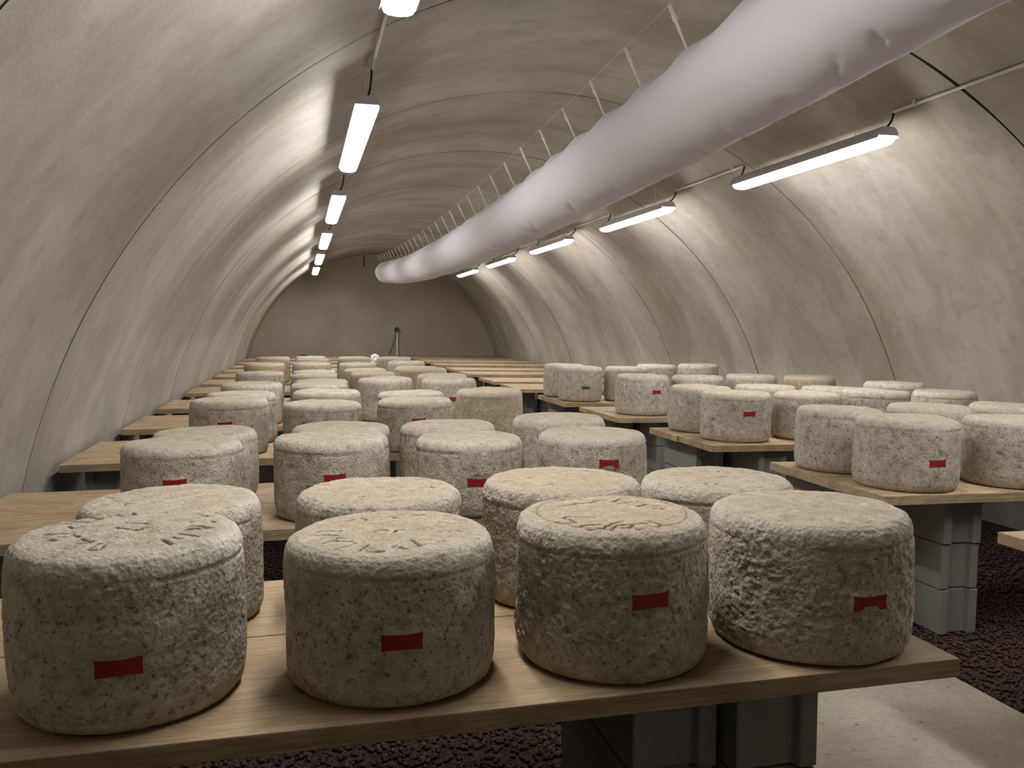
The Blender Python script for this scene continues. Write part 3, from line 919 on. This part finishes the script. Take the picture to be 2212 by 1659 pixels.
def build_duct():
    root = empty('fabric_air_duct', (DUCT_X, 8.0, wire_z(8.0) - 0.56))
    tag(root, 'long white fabric air duct hanging from the vault by straps', 'duct')
    base = Vector(root.location)
    y0, y1 = -1.45, 18.35
    clip_ys = [3.37 + 0.5 * k for k in range(-9, 31)]
    clip_ys = [y for y in clip_ys if y0 + 0.05 < y < y1]
    ny, nt = 1300, 90
    Y = np.linspace(y0, y1, ny)
    T = np.linspace(0, 2 * np.pi, nt, endpoint=False)
    YY, TT = np.repeat(Y, nt), np.tile(T, ny)
    aL, aR = math.radians(128), math.radians(52)
    ph = (YY - 3.37) / 0.5
    sag = np.abs(np.sin(np.pi * ph))
    rad = np.full(len(YY), DUCT_R)
    for aa in (aL, aR):
        dd = (TT - aa + np.pi) % (2 * np.pi) - np.pi
        rad -= 0.026 * sag * np.exp(-(dd / 0.42) ** 2)
    # soft hanging folds running round the tube, creases towards the lower flank
    c1 = vnoise(np.stack([np.cos(TT) * 0.7, YY * 3.2 + np.sin(TT) * 0.8, np.sin(TT) * 0.7], -1), 31)
    c2 = vnoise(np.stack([np.cos(TT) * 1.1, YY * 8.0 + np.cos(TT) * 2.2, np.sin(TT) * 1.1], -1), 32)
    c3 = 1 - np.abs(vnoise(np.stack([TT * 1.6, YY * 2.6 + TT * 1.9, TT * 0], -1), 33))
    flank = np.exp(-(((TT - math.radians(285) + np.pi) % (2 * np.pi) - np.pi) / 0.75) ** 2)
    rad += 0.003 * c1 + 0.0042 * c2 + 0.012 * flank * (np.clip(c3, 0.72, 1) - 0.85)
    pr_ = random.Random(9)
    yk = -1.2
    while yk < 18.0:
        ak = math.radians(pr_.uniform(245, 290))
        dth = (TT - ak + np.pi) % (2 * np.pi) - np.pi
        uu = (YY - yk - pr_.uniform(0.12, 0.32) * dth) / pr_.uniform(0.05, 0.11)
        rad -= pr_.uniform(0.013, 0.026) * np.where((uu > 0) & (uu < 1), (1 - uu) ** 1.3, 0) * np.exp(-(dth / pr_.uniform(0.22, 0.42)) ** 2)
        yk += pr_.uniform(0.25, 0.6)
    # slightly narrower towards the tied-off far end
    e = np.clip((y1 - YY) / 0.06, 0, 1)
    rad *= np.sqrt(np.clip(1 - (1 - e) ** 2, 0.0, 1)) * 0.22 + 0.78
    zc = np.array([wire_z(v) for v in Y]) - 0.34
    ZZ = np.repeat(zc, nt)
    V = np.stack([DUCT_X + rad * np.cos(TT), YY, ZZ + rad * np.sin(TT)], -1) - np.array(base)
    V = np.concatenate([V, [[0, y0 - base.y, zc[0] - base.z], [0, y1 + 0.02 - base.y, zc[-1] - base.z]]])
    F = []
    for j in range(ny - 1):
        for i in range(nt):
            a, b = j * nt + i, j * nt + (i + 1) % nt
            F.append((a, b, b + nt, a + nt))
    for i in range(nt):
        F.append(((i + 1) % nt, i, ny * nt))
        F.append(((ny - 1) * nt + i, (ny - 1) * nt + (i + 1) % nt, ny * nt + 1))
    link('duct_sleeve', mesh_from('duct_sleeve', V, F, True), root, M['fabric'])
    # one strap with its plastic two-prong hook; local z up along the strap, 0.19 long
    bm = bmesh.new()
    def strip(z0, z1, w0, w1, x=0, th=0.0025):
        vs = [bm.verts.new((x + sx * w, sy * th, z)) for z, w in ((z0, w0 / 2), (z1, w1 / 2)) for sx, sy in ((-1, -1), (1, -1), (1, 1), (-1, 1))]
        for f in ((0, 1, 2, 3), (7, 6, 5, 4), (0, 4, 5, 1), (1, 5, 6, 2), (2, 6, 7, 3), (3, 7, 4, 0)):
            bm.faces.new([vs[k] for k in f])
    strip(-0.012, 0.03, 0.011, 0.012)
    strip(0.03, 0.125, 0.012, 0.023)
    strip(0.120, 0.142, 0.027, 0.025, 0, 0.005)
    for sx in (-1, 1):
        strip(0.138, 0.188, 0.008, 0.006, sx * 0.0075, 0.004)
    strip(0.184, 0.192, 0.022, 0.016, 0, 0.004)
    cm = bm_mesh('hanger_clip', bm)
    cm.materials.append(M['strap'])
    xl = DUCT_X - 0.222 * 0.616
    for side in (-1, 1):
        for y in clip_ys:
            zw = wire_z(y)
            top = Vector((DUCT_X + side * 0.215, y, zw))
            bot = Vector((DUCT_X + side * DUCT_R * 0.616, y, zw - 0.34 + DUCT_R * 0.788))
            dv = top - bot
            o = link('hanger_clip', cm, root)
            o.location = bot - base
            zax = dv.normalized()
            # strap lies broadside to the length of the duct
            xax = Vector((0, 1, 0))
            yax = zax.cross(xax)
            k = dv.length / 0.188
            o.rotation_euler = Matrix((xax, yax, zax)).transposed().to_euler()
            o.scale = (1, 1, k)
    for side in (-1, 1):
        bm = bmesh.new()
        ys = np.linspace(-1.4, 20.55, 60)
        add_tube(bm, [(DUCT_X + side * 0.215, y, wire_z(y)) for y in ys], 0.0017, 6)
        o = link('support_wire', bm_mesh('support_wire', bm, True), root, M['steel'])
        o.location = -base

# ---------------------------------------------------------------- strip lamps
LAMP_L = 1.75
# height above the camera, first lamp, spacing, length factor for each line of lamps
LAMP = {'L': (1.155, 1.38, 3.23, 1.04, 6), 'R': (1.05, 1.25, 2.93, 0.96, 6)}


def lamp_x(side, y):
    return 0.345 - 0.0056 * (y - 4.6) if side == 'L' else 3.15


def lamp_meshes():
    bm = bmesh.new()
    extrude_poly(bm, [(-0.0665, -0.015), (-0.066, 0.006), (-0.054, 0.034), (-0.034, 0.046), (0.034, 0.046), (0.054, 0.034), (0.066, 0.006), (0.0665, -0.015), (0.0635, -0.015), (0.0625, 0.0), (-0.0625, 0.0), (-0.0635, -0.015)], 1, 0.0, LAMP_L)
    bmesh.ops.bevel(bm, geom=bm.edges[:], offset=0.0012, segments=1, affect='EDGES')
    hous = bm_mesh('lamp_housing', bm)
    hous.materials.append(M['grey'])
    prof = [(px * 1.15, pz * 1.1) for px, pz in [(-0.053, 0.001), (-0.0535, -0.016), (-0.046, -0.034), (-0.03, -0.042), (0.0, -0.045), (0.03, -0.042), (0.046, -0.034), (0.0535, -0.016), (0.053, 0.001)]]
    bm = bmesh.new()
    rings = []
    for y, s in ((0.012, 0.55), (0.018, 0.8), (0.03, 0.93), (0.05, 1.0), (LAMP_L - 0.05, 1.0), (LAMP_L - 0.03, 0.93), (LAMP_L - 0.018, 0.8), (LAMP_L - 0.012, 0.55)):
        rings.append([bm.verts.new((px * (0.5 + 0.5 * s), y, pz * s if pz < 0 else pz)) for px, pz in prof])
    for a, b in zip(rings[:-1], rings[1:]):
        for i in range(len(prof) - 1):
            bm.faces.new((a[i], a[i + 1], b[i + 1], b[i]))
    bm.faces.new(rings[0])
    bm.faces.new(rings[-1])
    dif = bm_mesh('diffuser', bm)
    dif.materials.append(M['lamp'])
    bm = bmesh.new()
    add_box(bm, (-0.003, -0.012, -0.012), (0.004, 0.012, 0.016), 0.001)
    lat = bm_mesh('latch', bm)
    lat.materials.append(M['grey'])
    return hous, dif, lat


def build_lamps():
    hous, dif, lat = lamp_meshes()
    rowname = {'L': 'full', 'R': 'half-bare'}
    for side in 'LR':
        zl, y_first, dy, fac, num = LAMP[side]
        LZ = CAM_Z + zl
        ln = LAMP_L * fac
        ys = [y_first + dy * k for k in range(num)]
        cx = 0.372 if side == 'L' else 3.27
        cd = 0.02
        zcon = vault_z(cx) - cd
        dn = 0.06 if side == 'L' else 0.1
        for k, y in enumerate(ys):
            x = lamp_x(side, y + ln / 2)
            t = empty('strip_lamp', (x, y, LZ))
            t.rotation_euler = (0, 0, math.atan2(lamp_x(side, y) - lamp_x(side, y + ln), ln))
            tag(t, f"lit waterproof strip lamp over the {rowname[side]} row, {ORD[num - k]} from end wall", 'lamp', 'strip lamps hanging in two lines')
            for nm, me in (('housing', hous), ('diffuser', dif)):
                o = link(nm, me, t)
                o.scale = (1, fac, 1)
            for q in range(5):
                for sx in (-1, 1):
                    o = link('latch', lat, t)
                    o.location = (sx * 0.066, (0.12 + q * 0.3775) * fac, 0.004)
            for yy in (0.3, ln - 0.3):
                bm = bmesh.new()
                add_tube(bm, [(0, yy, 0.044), (0, yy, vault_z(x) - LZ - 0.002)], 0.0025, 6)
                link('hanger_rod', bm_mesh('hanger_rod', bm), t, M['steel'])
            # cables dropping from the conduit ends
            for (ya, yb) in ((0.06, 0.02 + dn), (ln - 0.06, ln + 0.04 + dn)):
                bm = bmesh.new()
                zc = zcon - LZ
                P0, P1, P2, P3 = Vector((0, ya, 0.045)), Vector(((cx - x) * 0.5, yb, 0.05)), Vector((cx - x, yb, zc * 0.6)), Vector((cx - x, yb, zc))
                pts = [P0 * (1 - s) ** 3 + P1 * 3 * s * (1 - s) ** 2 + P2 * 3 * s * s * (1 - s) + P3 * s ** 3 for s in np.linspace(0, 1, 12)]
                add_tube(bm, pts, 0.0065, 8)
                link('cable', bm_mesh('cable', bm, True), t, M['black'])
        # conduits between the lamps
        spans = [(-1.4, ys[0] + 0.02 + dn)] + [(ys[k] + ln + 0.04 + dn, ys[k + 1] + 0.02 + dn) for k in range(num - 1)]
        for k, (a, b) in enumerate(spans):
            o = empty('conduit_pipe', (cx, a, zcon))
            tag(o, f"thin pale conduit on the vault over the {rowname[side]} row, {ORD[len(spans) - k]} from end wall", 'pipe', 'conduits between the strip lamps')
            bm = bmesh.new()
            add_tube(bm, [(0, 0, 0), (0, b - a, 0)], 0.0095, 10)
            link('pipe', bm_mesh('pipe', bm, True), o, M['pvc'])
            for yy in (0.18, (b - a) - 0.18):
                bm = bmesh.new()
                add_box(bm, (-0.014, yy - 0.006, -0.012), (0.014, yy + 0.006, cd + 0.004), 0.001)
                link('saddle_clip', bm_mesh('saddle_clip', bm), o, M['pvc'])

# ---------------------------------------------------------------- small things at the far end
def build_small():
    t = empty('junction_box', (2.2, Y_BACK - 0.004, CAM_Z - 0.09))
    tag(t, 'dark junction box with conduit and loose cable on the end wall', 'junction box')
    bm = bmesh.new()
    bmesh.ops.create_cone(bm, cap_ends=True, segments=24, radius1=0.062, radius2=0.055, depth=0.07, matrix=Matrix.Translation((0, -0.036, 0)) @ Matrix.Rotation(math.pi / 2, 4, 'X'))
    link('box', bm_mesh('box', bm), t, M['dark'])
    bm = bmesh.new()
    add_tube(bm, [(0.0, -0.03, -0.05), (0.0, -0.03, -1.2)], 0.028, 12)
    link('conduit', bm_mesh('conduit', bm, True), t, M['pvc'])
    bm = bmesh.new()
    add_tube(bm, [(-0.02, -0.05, -0.05), (-0.05, -0.06, -0.2), (-0.11, -0.06, -0.4), (-0.19, -0.06, -0.62), (-0.26, -0.06, -0.9), (-0.28, -0.06, -1.2)], 0.008, 8)
    link('cable', bm_mesh('cable', bm, True), t, M['black'])
    bm = bmesh.new()
    yb = Y_BACK - 0.05
    add_tube(bm, [(1.43, yb, vault_z(1.43) + 0.01), (1.43, yb, vault_z(1.43) - 0.06), (1.415, yb, CAM_Z + 1.41)], 0.012, 8)
    o = link('hanging_rod', bm_mesh('hanging_rod', bm, True), None, M['dark'])
    tag(o, 'short dark rod hanging from the vault crown at the end wall', 'rod')
    # crumpled bag and cloth on the far tables
    rs = np.random.RandomState(4)
    for name, loc, s, mat, lab, cat in (('plastic_bag', (1.22, 15.3, TOP), (0.085, 0.07, 0.20), 'plastic', 'crumpled milky plastic bag on the far end of the full row', 'bag'),
                                        ('dark_cloth', (-0.02, 19.9, TOP), (0.06, 0.05, 0.06), 'dark', 'small dark crumpled cloth on the table against the end wall', 'cloth')):
        bm = bmesh.new()
        bmesh.ops.create_icosphere(bm, subdivisions=4, radius=1.0)
        co = np.array([v.co[:] for v in bm.verts])
        k = 1 + 0.22 * (1 - 2 * np.abs(vnoise(co * 2.3, 5))) + 0.1 * vnoise(co * 5, 6)
        for v, q in zip(bm.verts, k):
            z = max(-0.75, v.co.z)
            v.co = Vector((v.co.x * s[0] * q, v.co.y * s[1] * q, max(0.0, (z + 0.75) / 1.75 * s[2] * (0.75 + 0.25 * q))))
        o = link(name, bm_mesh(name, bm, True), None, M[mat])
        o.location = loc
        tag(o, lab, cat)


build_shell()
build_floor()
build_tables()
build_cheeses()
build_duct()
build_lamps()
build_small()
